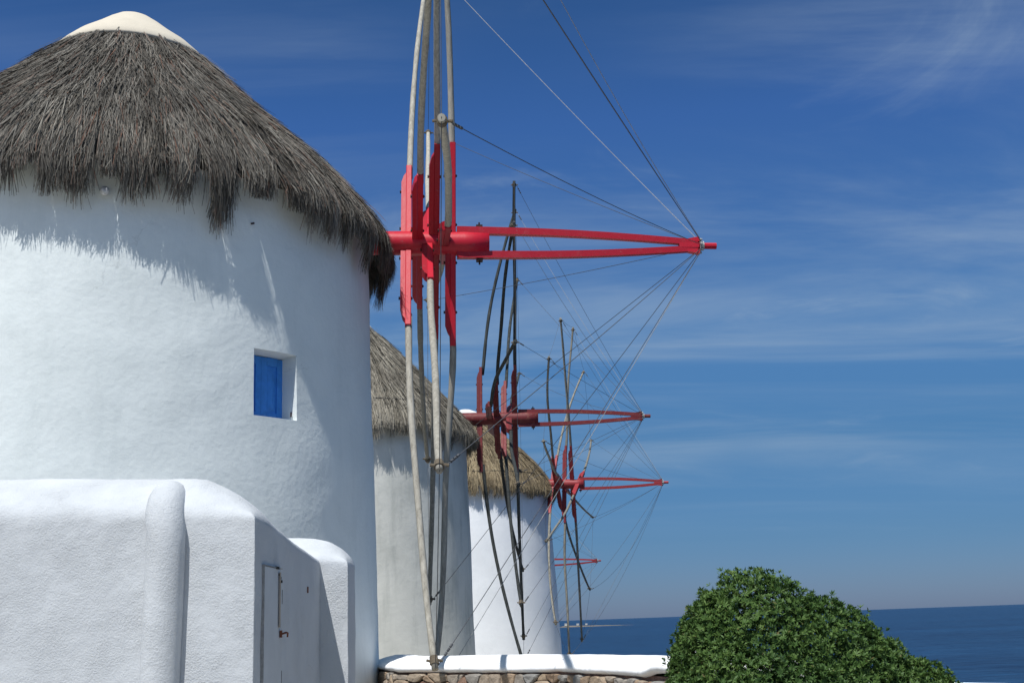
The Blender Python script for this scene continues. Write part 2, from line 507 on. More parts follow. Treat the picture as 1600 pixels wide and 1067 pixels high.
# ------------------------------------------------------------------ windmills
def ring_pt(c, r, a, z):      # a: 0 faces the camera side (-Y), + to the right (+X)
    return np.array([c[0] + r * sin(a), c[1] - r * cos(a), z])

def tower_mesh(name, c, prof, na, zstep, mat, parent, niche=None, seed=0):
    """lumpy plastered tapering tower; niche=(a0,a1,z0,z1,depth) cuts a real recess"""
    z0, z1 = prof[0][0], prof[-1][0]
    zs = list(np.arange(z0, z1, zstep)) + [z1]
    an = list(np.linspace(0, 2 * pi, na, endpoint=False))
    if niche:
        a0, a1, zb, zt, dep = niche
        an = [a for a in an if not (a0 - 0.02 < a < a1 + 0.02)] + list(np.linspace(a0, a1, 9))
        an.sort()
        zs = [z for z in zs if not (zb - 0.06 < z < zt + 0.06)] + list(np.linspace(zb, zt, 9))
        zs.sort()
    an, zs = np.array(an), np.array(zs)
    V = []
    for z in zs:
        r0 = np.interp(z, [p[0] for p in prof], [p[1] for p in prof])
        for a in an:
            q = Vector((cos(a) * 2.2, sin(a) * 2.2, z * 0.9 + seed))
            r = r0 + 0.018 * mnoise.noise(q) + 0.006 * mnoise.noise(q * 4)
            V.append(ring_pt(c, r, a, z + E))
    n = len(an); F = []
    hole = lambda i, j: niche and an[j] >= a0 - 1e-6 and an[(j + 1) % n] <= a1 + 1e-6 and an[j] < an[(j + 1) % n] and zs[i] >= zb - 1e-6 and zs[i + 1] <= zt + 1e-6
    edge = {}
    for i in range(len(zs) - 1):
        for j in range(n):
            j2 = (j + 1) % n
            if hole(i, j):
                continue
            F.append([i * n + j, i * n + j2, (i + 1) * n + j2, (i + 1) * n + j])
    if niche:
        am = (a0 + a1) / 2
        nrm = np.array([sin(am), -cos(am), 0])
        ii = [i for i, z in enumerate(zs) if zb - 1e-6 <= z <= zt + 1e-6]
        jj = [j for j, a in enumerate(an) if a0 - 1e-6 <= a <= a1 + 1e-6]
        back = {}; rim = {}
        rr = np.interp((zb + zt) / 2, [p[0] for p in prof], [p[1] for p in prof])
        dplane = rr * cos((a1 - a0) / 2) - dep
        for i in ii:
            for j in jj:
                if i in (ii[0], ii[-1]) or j in (jj[0], jj[-1]):
                    p = V[i * n + j]
                    V.append(p.copy()); rim[(i, j)] = len(V) - 1
                    d = (p[0] - c[0]) * nrm[0] + (p[1] - c[1]) * nrm[1]
                    V.append(p - nrm * (d - dplane)); back[(i, j)] = len(V) - 1
        for k in range(len(ii) - 1):
            for j in (jj[0], jj[-1]):
                q = [rim[(ii[k], j)], rim[(ii[k + 1], j)], back[(ii[k + 1], j)], back[(ii[k], j)]]
                F.append(q if j == jj[0] else q[::-1])
        for k in range(len(jj) - 1):
            for i in (ii[0], ii[-1]):
                q = [rim[(i, jj[k])], rim[(i, jj[k + 1])], back[(i, jj[k + 1])], back[(i, jj[k])]]
                F.append(q[::-1] if i == ii[0] else q)
        F.append([back[(ii[0], jj[0])], back[(ii[0], jj[-1])], back[(ii[-1], jj[-1])], back[(ii[-1], jj[0])]])
    F.append([(len(zs) - 1) * n + j for j in range(n)])
    o = mesh(name, np.array(V), F, mat, parent, smooth=False)
    # smooth the skin, keep the niche crisp
    me = o.data
    sm = np.ones(len(me.polygons), bool)
    if niche: sm[-(len(ii) - 1) * 2 - (len(jj) - 1) * 2 - 2:] = False
    me.polygons.foreach_set('use_smooth', sm)
    return o

def lathe(name, c, prof, na, mat, parent, smooth=True, wob=0.0, seed=0):
    V, F = [], []
    for (z, r) in prof:
        for k in range(na):
            a = 2 * pi * k / na
            q = Vector((sin(a) * 2.5, cos(a) * 2.5, z * 2 + seed))
            V.append(ring_pt(c, max(0.001, r + wob * mnoise.noise(q)), a, z + E))
    for i in range(len(prof) - 1):
        for k in range(na):
            k2 = (k + 1) % na
            F.append([i * na + k, i * na + k2, (i + 1) * na + k2, (i + 1) * na + k])
    return mesh(name, np.array(V), F, mat, parent, smooth)

def thatch(c, prof, n, mat, parent, width, lens, fringe, ntuft, seed, lift=0.05):
    """reed strands laid down the roof profile and hanging past the eave; one mesh of narrow ribbons"""
    g = np.random.default_rng(seed)
    prof = np.array(prof, float)                       # (z, r) from top to eave
    S0 = np.r_[0, np.cumsum(np.hypot(np.diff(prof[:, 0]), np.diff(prof[:, 1])))]
    Sv = S0[-1]
    ez, er = prof[-1]
    ext = np.array([(ez - 0.10, er + 0.02), (ez - 0.25, er - 0.015), (ez - 0.5, er - 0.10), (ez - 1.0, er - 0.16)])
    P = np.vstack([prof, ext])
    S = np.r_[0, np.cumsum(np.hypot(np.diff(P[:, 0]), np.diff(P[:, 1])))]
    # tufts: angle, hanging length
    tc_ = np.sort(g.uniform(0, 2 * pi, ntuft))
    tl = fringe[0] + (fringe[1] - fringe[0]) * g.beta(1.5, 1.1, ntuft)
    ph = g.uniform(0, 2 * pi, 6)
    tl = tl * (0.72 + 0.28 * np.sin(7 * tc_ + ph[0]) * np.sin(3 * tc_ + ph[1])) + fringe[0] * .2
    # area-weighted start positions, extra density near the eave
    s_try = g.uniform(0, Sv, n * 4)
    r_try = np.interp(s_try, S, P[:, 1])
    keep = g.uniform(0, 1, n * 4) < r_try / r_try.max()
    s0 = s_try[keep][: int(n * 0.66)]
    s1 = Sv - np.abs(g.normal(0, 0.30, n - len(s0)))
    fr = np.r_[np.zeros(len(s0)), np.ones(len(s1))]
    s0 = np.clip(np.r_[s0, s1], 0, Sv)
    n = len(s0)
    a0 = g.uniform(0, 2 * pi, n)
    it = np.searchsorted(tc_, a0) % ntuft
    im = (it - 1) % ntuft
    da = lambda x, y: (x - y + pi) % (2 * pi) - pi
    it = np.where(np.abs(da(tc_[it], a0)) < np.abs(da(tc_[im], a0)), it, im)
    off = da(tc_[it], a0)
    L = g.uniform(*lens, n) * (1 + 0.55 * fr)
    send = s0 + L
    lim = Sv + tl[it] * (1 - 0.88 * g.uniform(0, 1, n) ** 1.25)
    send = np.minimum(send, lim)
    send = np.maximum(send, s0 + 0.08)
    drift = g.normal(0, 0.05, n)
    nseg = 4
    T = np.linspace(0, 1, nseg + 1)
    d0 = g.uniform(-0.01, lift, n)
    clump = np.sin(a0 * 31 + 6 * s0 + ph[2]) * np.sin(s0 * 9 + a0 * 5 + ph[3]) + 0.6 * np.sin(a0 * 67 + ph[4]) * np.sin(s0 * 17 + ph[5])
    d0 = d0 + 0.026 * clump
    d1 = d0 + g.uniform(-0.015, 0.055, n)
    tlift = g.uniform(0, 0.11, ntuft)
    near = np.clip((s0 + L * .5 - (Sv - 0.95)) / 0.8, 0, 1)
    d1 = d1 + tlift[it] * near * g.uniform(0.2, 1.0, n)
    w = width * g.uniform(0.5, 1.3, n)
    tilt = g.normal(0, 0.6, n)
    V = np.zeros((n, nseg + 1, 2, 3)); 
    for k, t in enumerate(T):
        s = s0 + (send - s0) * t
        z = np.interp(s, S, P[:, 0]); r = np.interp(s, S, P[:, 1])
        sa = np.clip(s + 0.02, 0, S[-1])
        dz = np.interp(sa, S, P[:, 0]) - np.interp(sa - 0.05, S, P[:, 0]); dr = np.interp(sa, S, P[:, 1]) - np.interp(sa - 0.05, S, P[:, 1])
        ln = np.hypot(dz, dr) + 1e-9
        nr, nz = -dz / ln, dr / ln                      # outward normal in (r, z)
        d = d0 + (d1 - d0) * t ** 1.5
        over = np.clip((s - Sv + 0.25) / 0.6, 0, 1)
        a = a0 + drift * t * np.minimum(1, 1.2 / np.maximum(r, .5)) + off * 0.78 * over
        rr = r + nr * d; zz = z + nz * d
        ww = w * (1 - 0.55 * t)
        for side in (0, 1):
            sg = -1 if side == 0 else 1
            aa = a + sg * ww * np.cos(tilt) / np.maximum(rr, 0.2) / 2
            rw = rr + sg * ww * np.sin(tilt) * 0.5 * nr
            zw = zz + sg * ww * np.sin(tilt) * 0.5 * nz
            V[:, k, side, 0] = c[0] + rw * np.sin(aa)
            V[:, k, side, 1] = c[1] - rw * np.cos(aa)
            V[:, k, side, 2] = zw + E
    base = (np.arange(n) * (nseg + 1) * 2)[:, None]
    q = []
    for k in range(nseg):
        q.append(base + np.array([[2 * k, 2 * k + 1, 2 * k + 3, 2 * k + 2]]))
    F = np.stack(q, 1).reshape(-1, 4)
    rnd = np.clip(g.normal(0.52, 0.22, n) + 0.12 * g.normal(0, 1, ntuft)[it], 0, 0.97)
    rnd[g.uniform(0, 1, n) < 0.035] = 1.0
    o = mesh('thatch', V.reshape(-1, 3), F, mat, parent, attr=np.repeat(rnd, (nseg + 1) * 2))
    tag(o, kind='stuff')
    return o

def frame(hub, psi, tilt):
    ax = np.array([cos(psi) * cos(tilt), sin(psi) * cos(tilt), sin(tilt)])
    hd = np.array([sin(psi), -cos(psi), 0.0])
    upv = np.cross(ax, -hd); upv /= np.linalg.norm(upv)
    if upv[2] < 0: upv = -upv
    return np.array(hub) + np.array([0, 0, E]), ax, hd, upv

def sail_wheel(root, hub, psi, tilt, stations, angles, shaft0, shaft1, joint, peg, Rr, red, woodm, seed, bend_pow=2.3, redk=1.0, ropes=True, sag=0.03, bolts=True, pole_bow=0.0, seg=10):
    g = np.random.default_rng(seed)
    H, ax, hd, upv = frame(hub, psi, tilt)
    P = lambda r, th, o=0.0: H + r * (cos(th) * upv + sin(th) * hd) + o * ax
    # shaft: turned log with iron collars
    b = MB()
    b.tube([H + ax * s for s in np.linspace(shaft0, shaft1, 10)], [0.150 + 0.006 * g.normal() for _ in range(10)], 18)
    sh = b.build('shaft', red, root, smooth=False)
    sh.data.polygons.foreach_set('use_smooth', np.array([len(p.vertices) == 4 for p in sh.data.polygons]))
    tips = {}
    bolt_me = None
    for st, A in zip(stations, angles):
        th = R(A)
        rad = cos(th) * upv + sin(th) * hd
        side = -sin(th) * upv + cos(th) * hd
        bm = MB()
        bm.box(H + ax * st, rad * 1.28 * redk, ax * 0.036, side * 0.058, 0.008)
        beam = bm.build('sail_beam', red, root)
        for sg in (1, -1):
            # plank clamped to the beam, its outer end cut to a slope
            y0, y1, y2 = 0.10, 1.00 * redk + g.uniform(-.03, .03), 1.17 * redk + g.uniform(-.03, .03)
            o0, o1 = st - 0.0365, st - 0.096
            V = []
            for q in (-0.052, 0.052):
                for (rr, oo) in ((y0, o0), (y2, o0), (y2 - 0.05, (o0 + o1) / 2), (y1, o1), (y0, o1)):
                    V.append(H + rad * rr * sg + ax * oo + side * q)
            F = [[0, 1, 2, 3, 4], [9, 8, 7, 6, 5]] + [[i, (i + 1) % 5 + 0, 5 + (i + 1) % 5, 5 + i] for i in range(5)]
            pk = MB(); pk.add(V, F)
            pk.build('plank', red, beam)
            if bolts:
                for rr in (0.24, 0.86 * redk):
                    if bolt_me is None:
                        bb = MB()
                        bb.tube([(-0.085, 0, 0), (0.085, 0, 0)], 0.009, 6)
                        bb.tube([(-0.085, 0, 0), (-0.070, 0, 0)], 0.02, 6)
                        bb.tube([(0.062, 0, 0), (0.078, 0, 0)], 0.02, 6)
                        ob = bb.build('bolt', M_IRON, beam); bolt_me = ob.data
                    else:
                        ob = link('bolt', bolt_me, None, beam)
                    Mx = Matrix((Vector(ax), Vector(rad), Vector(np.cross(ax, rad)))).transposed().to_4x4()
                    Mx.translation = Vector(H + rad * rr * sg + ax * (st - 0.030))
                    ob.matrix_world = Mx
            # pole: starts beside the beam, bends towards the rim plane
            R1 = Rr * (1 + g.uniform(-0.012, 0.012))
            pts, rads = [], []
            w1, w2 = g.normal(0, 0.018), g.normal(0, 0.03)
            p1, p2 = g.uniform(0, 6.28, 2)
            for i in range(seg * 2 + 1):
                u = i / (seg * 2)
                r = 1.10 * redk + (R1 - 1.10 * redk) * u
                s = r / R1
                o = st * (1 - s ** bend_pow) + pole_bow * math.sin(pi * u) + w1 * math.sin(2.2 * pi * u + p1) * u ** 0.5 * (1 - u) * 2
                lat = w2 * math.sin(1.8 * pi * u + p2) * (1 - u) * u * 3
                kn = 0.0016 * math.sin(i * 1.3 + p1) + 0.0008 * g.normal()
                pts.append(H + r * rad * sg + ax * o + side * lat)
                rads.append(0.041 - 0.008 * u + kn)
            pb = MB(); pb.tube(pts, rads, 10)
            po = pb.build('sail_pole', woodm, root, origin=None)
            po.data.polygons.foreach_set('use_smooth', np.array([len(p.vertices) == 4 for p in po.data.polygons]))
            tip = pts[-1]; tips[(A + (0 if sg > 0 else 180)) % 360] = tip
            # lashing near the tip
            tb = MB()
            d = (pts[-1] - pts[-2]); d /= np.linalg.norm(d)
            for kk in range(3):
                q = tip - d * (0.07 + 0.028 * kk)
                tb.tube([q - d * .013, q + d * .013], 0.046 - 0.002 * kk, 10)
            tb.tube([tip - d * .10 + ax * .04, tip - d * .09 + ax * .085], 0.014, 6)
            tb.tube([tip - d * .09 - ax * .04, tip - d * .10 - ax * .075], 0.013, 6)
            tb.build('lashing', M_LASH, po)
    # bowsprit: two bars from the shaft to a wedge block and peg
    J = H + ax * joint
    for sg in (1, -1):
        b = MB()
        s0 = stations[-1] + 0.05
        pts = []
        for u in np.linspace(0, 1, 9):
            p = H + ax * (s0 + (joint - 0.02 - s0) * u)
            off = (0.158 * (1 - u) ** 1.0 + 0.036 * u + 0.035 * math.sin(pi * u)) * sg
            pts.append(p + upv * off + hd * 0.04 * (1 - u))
        # square bar built from rings
        V, F = [], []
        hw = 0.046
        for i, p in enumerate(pts):
            w_ = hw * (1 - 0.18 * i / 8)
            for (m1, m2) in ((-1, -1), (1, -1), (1, 1), (-1, 1)):
                V.append(p + upv * w_ * m1 + hd * w_ * m2)
        for i in range(8):
            for k in range(4):
                F.append([i * 4 + k, i * 4 + (k + 1) % 4, (i + 1) * 4 + (k + 1) % 4, (i + 1) * 4 + k])
        F += [[3, 2, 1, 0], [32, 33, 34, 35]]
        b.add(V, F)
        bar = b.build('bowsprit_bar', red, root)
        cb = MB(); q = H + ax * (shaft1 - 0.12) + upv * 0.165 * sg + hd * 0.02
        cb.box(q + upv * sg * .045, ax * .04, upv * .022, hd * .05)
        cb.tube([q - upv * .08 * sg, q + upv * .11 * sg], 0.011, 6)
        cb.build('clamp', M_IRON, bar)
    b = MB()
    for sg in (1, -1):     # wedges on top and below
        a0 = J - ax * 0.26 + upv * 0.062 * sg; a1 = J + upv * 0.05 * sg; a2 = J + upv * 0.115 * sg
        V = [a0 - hd * .04, a1 - hd * .04, a2 - hd * .04, a0 + hd * .04, a1 + hd * .04, a2 + hd * .04]
        b.add(V, [[0, 1, 2], [5, 4, 3], [0, 3, 4, 1], [1, 4, 5, 2], [2, 5, 3, 0]])
    b.box(J - ax * .13, ax * .13, upv * .03, hd * .042)
    b.tube([J, J + ax * peg], 0.042, 10)
    blk = b.build('bowsprit_tip', red, root)
    b = MB()
    for k in range(3):
        b.tube([J + ax * (0.005 + .018 * k), J + ax * (.02 + .018 * k)], 0.062 + .012 * (k == 0), 12)
    for k in range(8):
        th = 2 * pi * k / 8
        q = J + 0.09 * (cos(th) * upv + sin(th) * hd)
        b.tube([q, q + ax * .03], 0.014, 5)
    b.build('rope_ring', M_ROPEL, blk)
    if ropes:
        rr = 0.0042
        keys = sorted(tips)
        for i, k in enumerate(keys):
            t = tips[k]
            anchor = J + 0.085 * (cos(R(k)) * upv + sin(R(k)) * hd) + ax * .01
            sg_ = sag * g.uniform(0.2, 2.0) * (1.0 if g.uniform() < .8 else 5)
            b = MB()
            pts = [anchor + (t - anchor) * u + np.array([0, 0, -1.0]) * sg_ * 4 * u * (1 - u) for u in np.linspace(0, 1, 13)]
            b.tube(pts, rr, 5)
            ob = b.build('stay_rope', M_ROPEL if (i % 5 == 1) else M_ROPE, root)
            kb = MB(); q = pts[-2] * .6 + pts[-1] * .4
            for kk in range(3):
                d = pts[-1] - pts[-2]; d /= np.linalg.norm(d)
                kb.tube([q + d * .05 * kk, q + d * (.05 * kk + .035)], 0.014, 6)
            kb.build('knot', M_ROPE, ob)
        for i, k in enumerate(keys):
            k2 = keys[(i + 1) % len(keys)]
            if g.uniform() < 0.25: continue
            a, bq = tips[k], tips[k2]
            b = MB()
            pts = [a + (bq - a) * u + np.array([0, 0, -1.0]) * 0.06 * 4 * u * (1 - u) for u in np.linspace(0, 1, 7)]
            b.tube(pts, rr * .9, 5)
            b.build('rim_rope', M_ROPE, root)
    return H, ax, hd, upv, tips

def windmill(label, hub, psi, tilt, L, tower, roof, cap, ns, mats, stations, angles, shaft1, joint, peg, seed, niche=None, na=150, zstep=0.12,
             twid=0.011, tlens=(0.30, 0.66), fringe=(0.10, 0.46), ntuft=110, binding=None, capmat=None, **kw):
    psi_r, tilt_r = R(psi), tilt
    c = (hub[0] - L * cos(psi_r), hub[1] - L * sin(psi_r))
    gz0 = min(tower[0][0] + E, 0)
    root = empty('windmill', (0, 0, 0))
    tag(root, label, 'windmill', 'windmills in a row along the shore')
    tw = tower_mesh('tower', c, tower, na, zstep, mats['tower'], root, niche, seed)
    # roof core
    ez, er = roof[-1]
    core = [(z, max(r - 0.05, 0.0)) for z, r in roof[:-1]] + [(ez + 0.06, er - 0.09), (ez + 0.03, tower[-1][1] - 0.1)]
    rf = lathe('roof', c, core[::-1], 96, mats['tbase'], root, True, 0.035, seed)
    thatch(c, roof, ns, mats['thatch'], rf, twid, tlens, fringe, ntuft, seed + 11)
    cp = lathe('cap', c, cap[::-1], 64, capmat or M_CAPW, rf, True, 0.015, seed + 3)
    if binding is not None:
        rb = np.interp(-binding, [-z for z, r in roof], [r for z, r in roof]) + 0.055
        b = MB()
        b.tube([ring_pt(c, rb + 0.01 * mnoise.noise(Vector((sin(a) * 4, cos(a) * 4, seed))), a, binding + E + 0.012 * mnoise.noise(Vector((sin(a) * 3, cos(a) * 3, seed + 5)))) for a in np.linspace(0, 2 * pi, 90)], 0.016, 6)
        b.build('binding_wire', M_DARK, rf)
    shaft0 = -L * 0.55
    sail_wheel(root, hub, psi_r, tilt_r, stations, angles, shaft0, shaft1, joint, peg, kw.pop('Rr', 5.5), mats['red'], mats['wood'], seed + 21, **kw)
    return root, c, tw, rf

# nearest mill
NICHE = (R(44.4), R(54.9), 2.09, 2.775, 0.30)
roof1 = [(7.02, 0.86), (6.90, 1.00), (6.52, 1.36), (6.10, 1.78), (5.74, 2.15), (5.36, 2.55), (5.02, 2.84), (4.74, 3.05), (4.52, 3.16)]
cap1 = [(7.70, 0.0), (7.69, 0.10), (7.64, 0.22), (7.53, 0.37), (7.38, 0.55), (7.22, 0.76), (7.10, 0.88), (7.0, 0.965), (6.965, 0.965), (6.95, 0.88)]
tower1 = [(-1.75, 3.075), (-0.6, 3.06), (0, 3.045), (2, 3.0), (4.1, 2.965), (4.75, 2.95)]
m1, c1, tw1, rf1 = windmill('large nearest windmill with grey thatched roof, cream cap, blue shuttered window and bright red hub',
    (-0.953, 14.059, 4.616), 5.0, -0.018, 3.75, tower1, roof1, cap1, 85000,
    dict(tower=M_TOWER, tbase=M_TBASE[0], thatch=M_THATCH[0], red=M_RED[0], wood=M_WOOD[0]),
    [-0.29, -0.15, -0.03, 0.055, 0.17, 0.26], [158, 68, 128, 38, 98, 8], 0.71, 3.38, 0.22, 3, niche=NICHE, na=190, zstep=0.09, capmat=M_CAP, fringe=(0.08, 0.84), ntuft=130, twid=0.0085)

# window shutter in the niche
am = (NICHE[0] + NICHE[1]) / 2
nrm = np.array([sin(am), -cos(am), 0]); tan = np.array([cos(am), sin(am), 0]); zv = np.array([0, 0, 1.])
hw = 3.0 * sin((NICHE[1] - NICHE[0]) / 2)
dpl = 3.0 * cos((NICHE[1] - NICHE[0]) / 2) - NICHE[4]
wc = np.array([c1[0], c1[1], 0]) + nrm * (dpl + 0.02) + zv * ((NICHE[2] + NICHE[3]) / 2 + E)
hh = (NICHE[3] - NICHE[2]) / 2
b = MB()
b.box(wc, tan * (hw - 0.004), zv * (hh - 0.004), nrm * 0.016)
win = b.build('window_shutter', M_BLUE, m1)
for sx in (-0.5, 0.5):
    b = MB()
    cc = wc + tan * hw * sx + nrm * 0.02
    for (cx, cz, wx, wz) in ((-1, 0, .035, hh - .01), (1, 0, .035, hh - .01)):
        b.box(cc + tan * cx * (hw / 2 - .036), tan * wx, zv * wz, nrm * 0.012)
    for cz in (-1, 1):
        b.box(cc + zv * cz * (hh - .05), tan * (hw / 2 - .073), zv * .045, nrm * 0.0115)
    b.build('stile_frame', M_BLUE, win)
    b = MB()
    V = []
    x1, z1, x2, z2 = hw / 2 - .09, hh - .13, hw / 2 - .125, hh - .17
    for (x, z, d) in ((x1, z1, 0.0), (x2, z2, 0.014)):
        for (p, q) in ((-1, -1), (1, -1), (1, 1), (-1, 1)):
            V.append(cc + tan * x * p + zv * z * q + nrm * (d - .003))
    b.add(V, [[0, 1, 5, 4], [1, 2, 6, 5], [2, 3, 7, 6], [3, 0, 4, 7], [4, 5, 6, 7]])
    b.build('raised_panel', M_BLUE, win)
b = MB(); q = wc + tan * (hw - .025) + nrm * (NICHE[4] - .09) - zv * (hh - .07)
b.box(q, tan * .006, zv * .025, nrm * .006); b.build('hinge_pin', M_IRON, win)
# porcelain insulator and a nail under the eave
def on_tower(a, z, r, o): return ring_pt(c1, r + o, a, z + E)
b = MB(); a = R(15.2)
d = np.array([sin(a), -cos(a), 0])
p = on_tower(a, 4.20, 2.965, 0.0)
b.tube([p, p + d * .05, p + d * .055, p + d * .085, p + d * .10], [.018, .018, .042, .045, .02], 12)
b.build('insulator', M_PORC, m1, smooth=True)
b = MB(); a = R(43.6); d = np.array([sin(a), -cos(a), 0]); p = on_tower(a, 4.09, 2.965, 0.0)
b.tube([p, p + d * .05 - zv * .01], .010, 6); b.build('nail', M_IRON, m1)

# second mill
roof2 = [(6.95, 0.66), (6.62, 0.98), (6.22, 1.36), (5.80, 1.76), (5.40, 2.13), (5.02, 2.48), (4.72, 2.74), (4.45, 2.93), (4.25, 3.02)]
cap2 = [(7.42, 0.0), (7.39, 0.15), (7.25, 0.40), (7.05, 0.62), (6.93, 0.72), (6.89, 0.70)]
tower2 = [(-1.75, 2.96), (0, 2.92), (2, 2.90), (4.0, 2.85), (4.42, 2.83)]
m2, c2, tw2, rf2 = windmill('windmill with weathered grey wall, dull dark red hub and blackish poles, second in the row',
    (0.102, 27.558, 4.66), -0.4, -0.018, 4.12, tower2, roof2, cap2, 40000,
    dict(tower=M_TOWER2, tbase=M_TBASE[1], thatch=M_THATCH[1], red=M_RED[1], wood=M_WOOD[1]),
    [-0.90, -0.66, -0.50, -0.33, -0.20, -0.07], [173, 84, 53, 143, 113, 23], 0.45, 2.89, 0.2, 5, na=110, zstep=0.15, binding=4.80, twid=0.013, fringe=(0.12, 0.62), bend_pow=1.9)
# third mill
roof3 = [(6.55, 0.60), (6.3, 0.92), (5.95, 1.32), (5.6, 1.72), (5.25, 2.10), (4.9, 2.42), (4.6, 2.62), (4.35, 2.75), (4.15, 2.80)]
cap3 = [(7.02, 0.0), (7.0, 0.18), (6.93, 0.36), (6.8, 0.48), (6.6, 0.60), (6.5, 0.66), (6.47, 0.6)]
tower3 = [(-1.75, 2.94), (-0.5, 2.89), (1, 2.84), (2.5, 2.76), (3.7, 2.66), (4.3, 2.64)]
m3, c3, tw3, rf3 = windmill('windmill with bright white wall, straw coloured thatch and pale grey poles, third in the row',
    (1.774, 38.72, 4.324), -10.7, -0.039, 3.5, tower3, roof3, cap3, 30000,
    dict(tower=M_TOWER3, tbase=M_TBASE[2], thatch=M_THATCH[2], red=M_RED[2], wood=M_WOOD[2]),
    [-0.60, -0.46, -0.27, -0.20, 0.06, 0.25], [143, 53, 83, 173, 23, 113], 0.42, 2.95, 0.2, 9, na=100, zstep=0.18, binding=4.62, twid=0.016, fringe=(0.12, 0.62), sag=0.06)
# fourth mill, mostly hidden
roof4 = [(z - 1.40, r) for z, r in roof3]
cap4 = [(z - 1.40, r) for z, r in cap3]
tower4 = [(-3.4, 3.1), (0, 2.9), (2.9, 2.66)]
m4, c4, tw4, rf4 = windmill('farthest windmill hidden behind the third one, only its red bowsprit showing past the white wall',
    (0.66, 62.0, 2.93), 0.0, 0.0, 3.6, tower4, roof4, cap4, 7000,
    dict(tower=M_TOWER3, tbase=M_TBASE[2], thatch=M_THATCH[2], red=M_RED[2], wood=M_WOOD[2]),
    [-0.5, -0.36, -0.2, -0.05, 0.1, 0.25], [158, 68, 128, 38, 98, 8], 0.45, 3.32, 0.2, 13, na=64, zstep=0.4, twid=0.03, Rr=4.4, bolts=False)

# ------------------------------------------------------------------ stair parapet in front of the nearest mill
par = empty('stair_parapet', (-2.5, 7.3, 0))
tag(par, 'whitewashed rough stucco stair wall with rounded coping and rib in the near left corner', 'wall')
PO = np.array([-2.5, 7.3, 0.0])
def grid_mesh(name, rows, mat, smooth=True, parent=par, close=False):
    """rows: list of equally long lists of points"""
    V = np.array([p for r in rows for p in r], float)
    m = len(rows[0]); F = []
    for i in range(len(rows) - 1):
        for k in range(m - 1):
            F.append([i * m + k, i * m + k + 1, (i + 1) * m + k + 1, (i + 1) * m + k])
    o = mesh(name, V - PO, F, mat, parent, smooth)
    return o

def lump(p, amp=0.006, f=2.2):
    q = Vector(p)
    return amp * (mnoise.noise(q * f) + 0.7 * mnoise.noise(q * f * 3.1) + 0.5 * mnoise.noise(q * f * 8))

XC = -1.547
def height_block(name, xs_, ys_, keep, ztop, zbot, parent, mat):
    """plastered masonry block: a height field for the top, its rim carried down as vertical faces"""
    nx_, ny_ = len(xs_), len(ys_)
    V, F, id_ = [], [], {}
    def vid(i, j):
        if (i, j) not in id_:
            x, y = xs_[i], ys_[j]
            p = np.array([x, y, ztop(x, y) + E])
            p[2] += lump(p, 0.005)
            id_[(i, j)] = len(V); V.append(p)
        return id_[(i, j)]
    cells = {(i, j) for i in range(nx_ - 1) for j in range(ny_ - 1) if keep((xs_[i] + xs_[i + 1]) / 2, (ys_[j] + ys_[j + 1]) / 2)}
    edges = []
    for (i, j) in sorted(cells):
        q = [vid(i, j), vid(i + 1, j), vid(i + 1, j + 1), vid(i, j + 1)]
        F.append(q)
        for (di, dj, a_, b_, n_) in ((0, -1, 0, 1, (0, -1)), (1, 0, 1, 2, (1, 0)), (0, 1, 2, 3, (0, 1)), (-1, 0, 3, 0, (-1, 0))):
            if (i + di, j + dj) not in cells:
                edges.append((q[a_], q[b_], n_))
    nrm_at = {}
    for a_, b_, n_ in edges:
        for v in (a_, b_):
            nrm_at.setdefault(v, np.zeros(2)); nrm_at[v] = np.clip(nrm_at[v] + np.array(n_), -1, 1)
    T = [0.0, 0.008, 0.02, 0.04, 0.07, 0.11] + list(np.linspace(0.16, 1, 22))
    col = {}
    for v, n_ in nrm_at.items():
        top = V[v]; c_ = [v]
        for t in T[1:]:
            p = np.array([top[0], top[1], top[2] + (zbot + E - top[2]) * t])
            l = lump(p, 0.005)
            p[0] += n_[0] * l; p[1] += n_[1] * l
            c_.append(len(V)); V.append(p)
        col[v] = c_
    for a_, b_, n_ in edges:
        for k in range(len(T) - 1):
            F.append([col[b_][k], col[a_][k], col[a_][k + 1], col[b_][k + 1]])
    return mesh(name, np.array(V) - PO, F, mat, parent, smooth=True)
def soft_edge(e, r):
    """how far the top drops at distance e from an outer edge of radius r"""
    t = 1 - min(max(e, 0), r) / r
    return r * (1 - math.sqrt(max(0.0, 1 - t * t)))
def rise_f(d, depth):
    return math.sin(min(max(d, 0) / depth, 1) * pi / 2) ** 0.9
near_edge = [0, 0.003, 0.008, 0.015, 0.024, 0.034, 0.045, 0.06, 0.08]
def zt_main(x, y):
    zx = float(np.interp(x, [-8, -3.05, -2.17, -1.55], [0.80, 0.735, 0.705, 0.685]))
    zy = float(np.interp(y, [7.0, 7.46, 8.36, 9.305], [0.0, -0.012, -0.10, -0.155]))
    return zx + zy
def z_main(x, y):
    dF, dS = y - 7.0, XC - x
    rdS = float(np.interp(dS, [0, 0.05, 0.10, 0.17, 0.23, 0.30, 0.38, 0.46], [0.0, 0.19, 0.36, 0.56, 0.70, 0.84, 0.96, 1.0]))
    amp = float(np.interp(y, [7.40, 7.47, 7.55, 7.65, 7.8, 8.2, 9.3], [0.25, 0.215, 0.165, 0.12, 0.088, 0.07, 0.06])) if dS < 0.6 else 0.25
    back = max(0.0, dF - 0.40) if dS > 0.6 else 0
    return zt_main(x, y) + amp * rise_f(dF, 0.40) * rdS - 0.9 * back - soft_edge(min(dF, dS), 0.045)
xs_m = list(np.linspace(-7.5, -3.3, 34)) + list(np.linspace(-3.2, XC - 0.72, 34)) + list(np.linspace(XC - 0.70, XC - 0.10, 31)) + [XC - e for e in near_edge[::-1]]
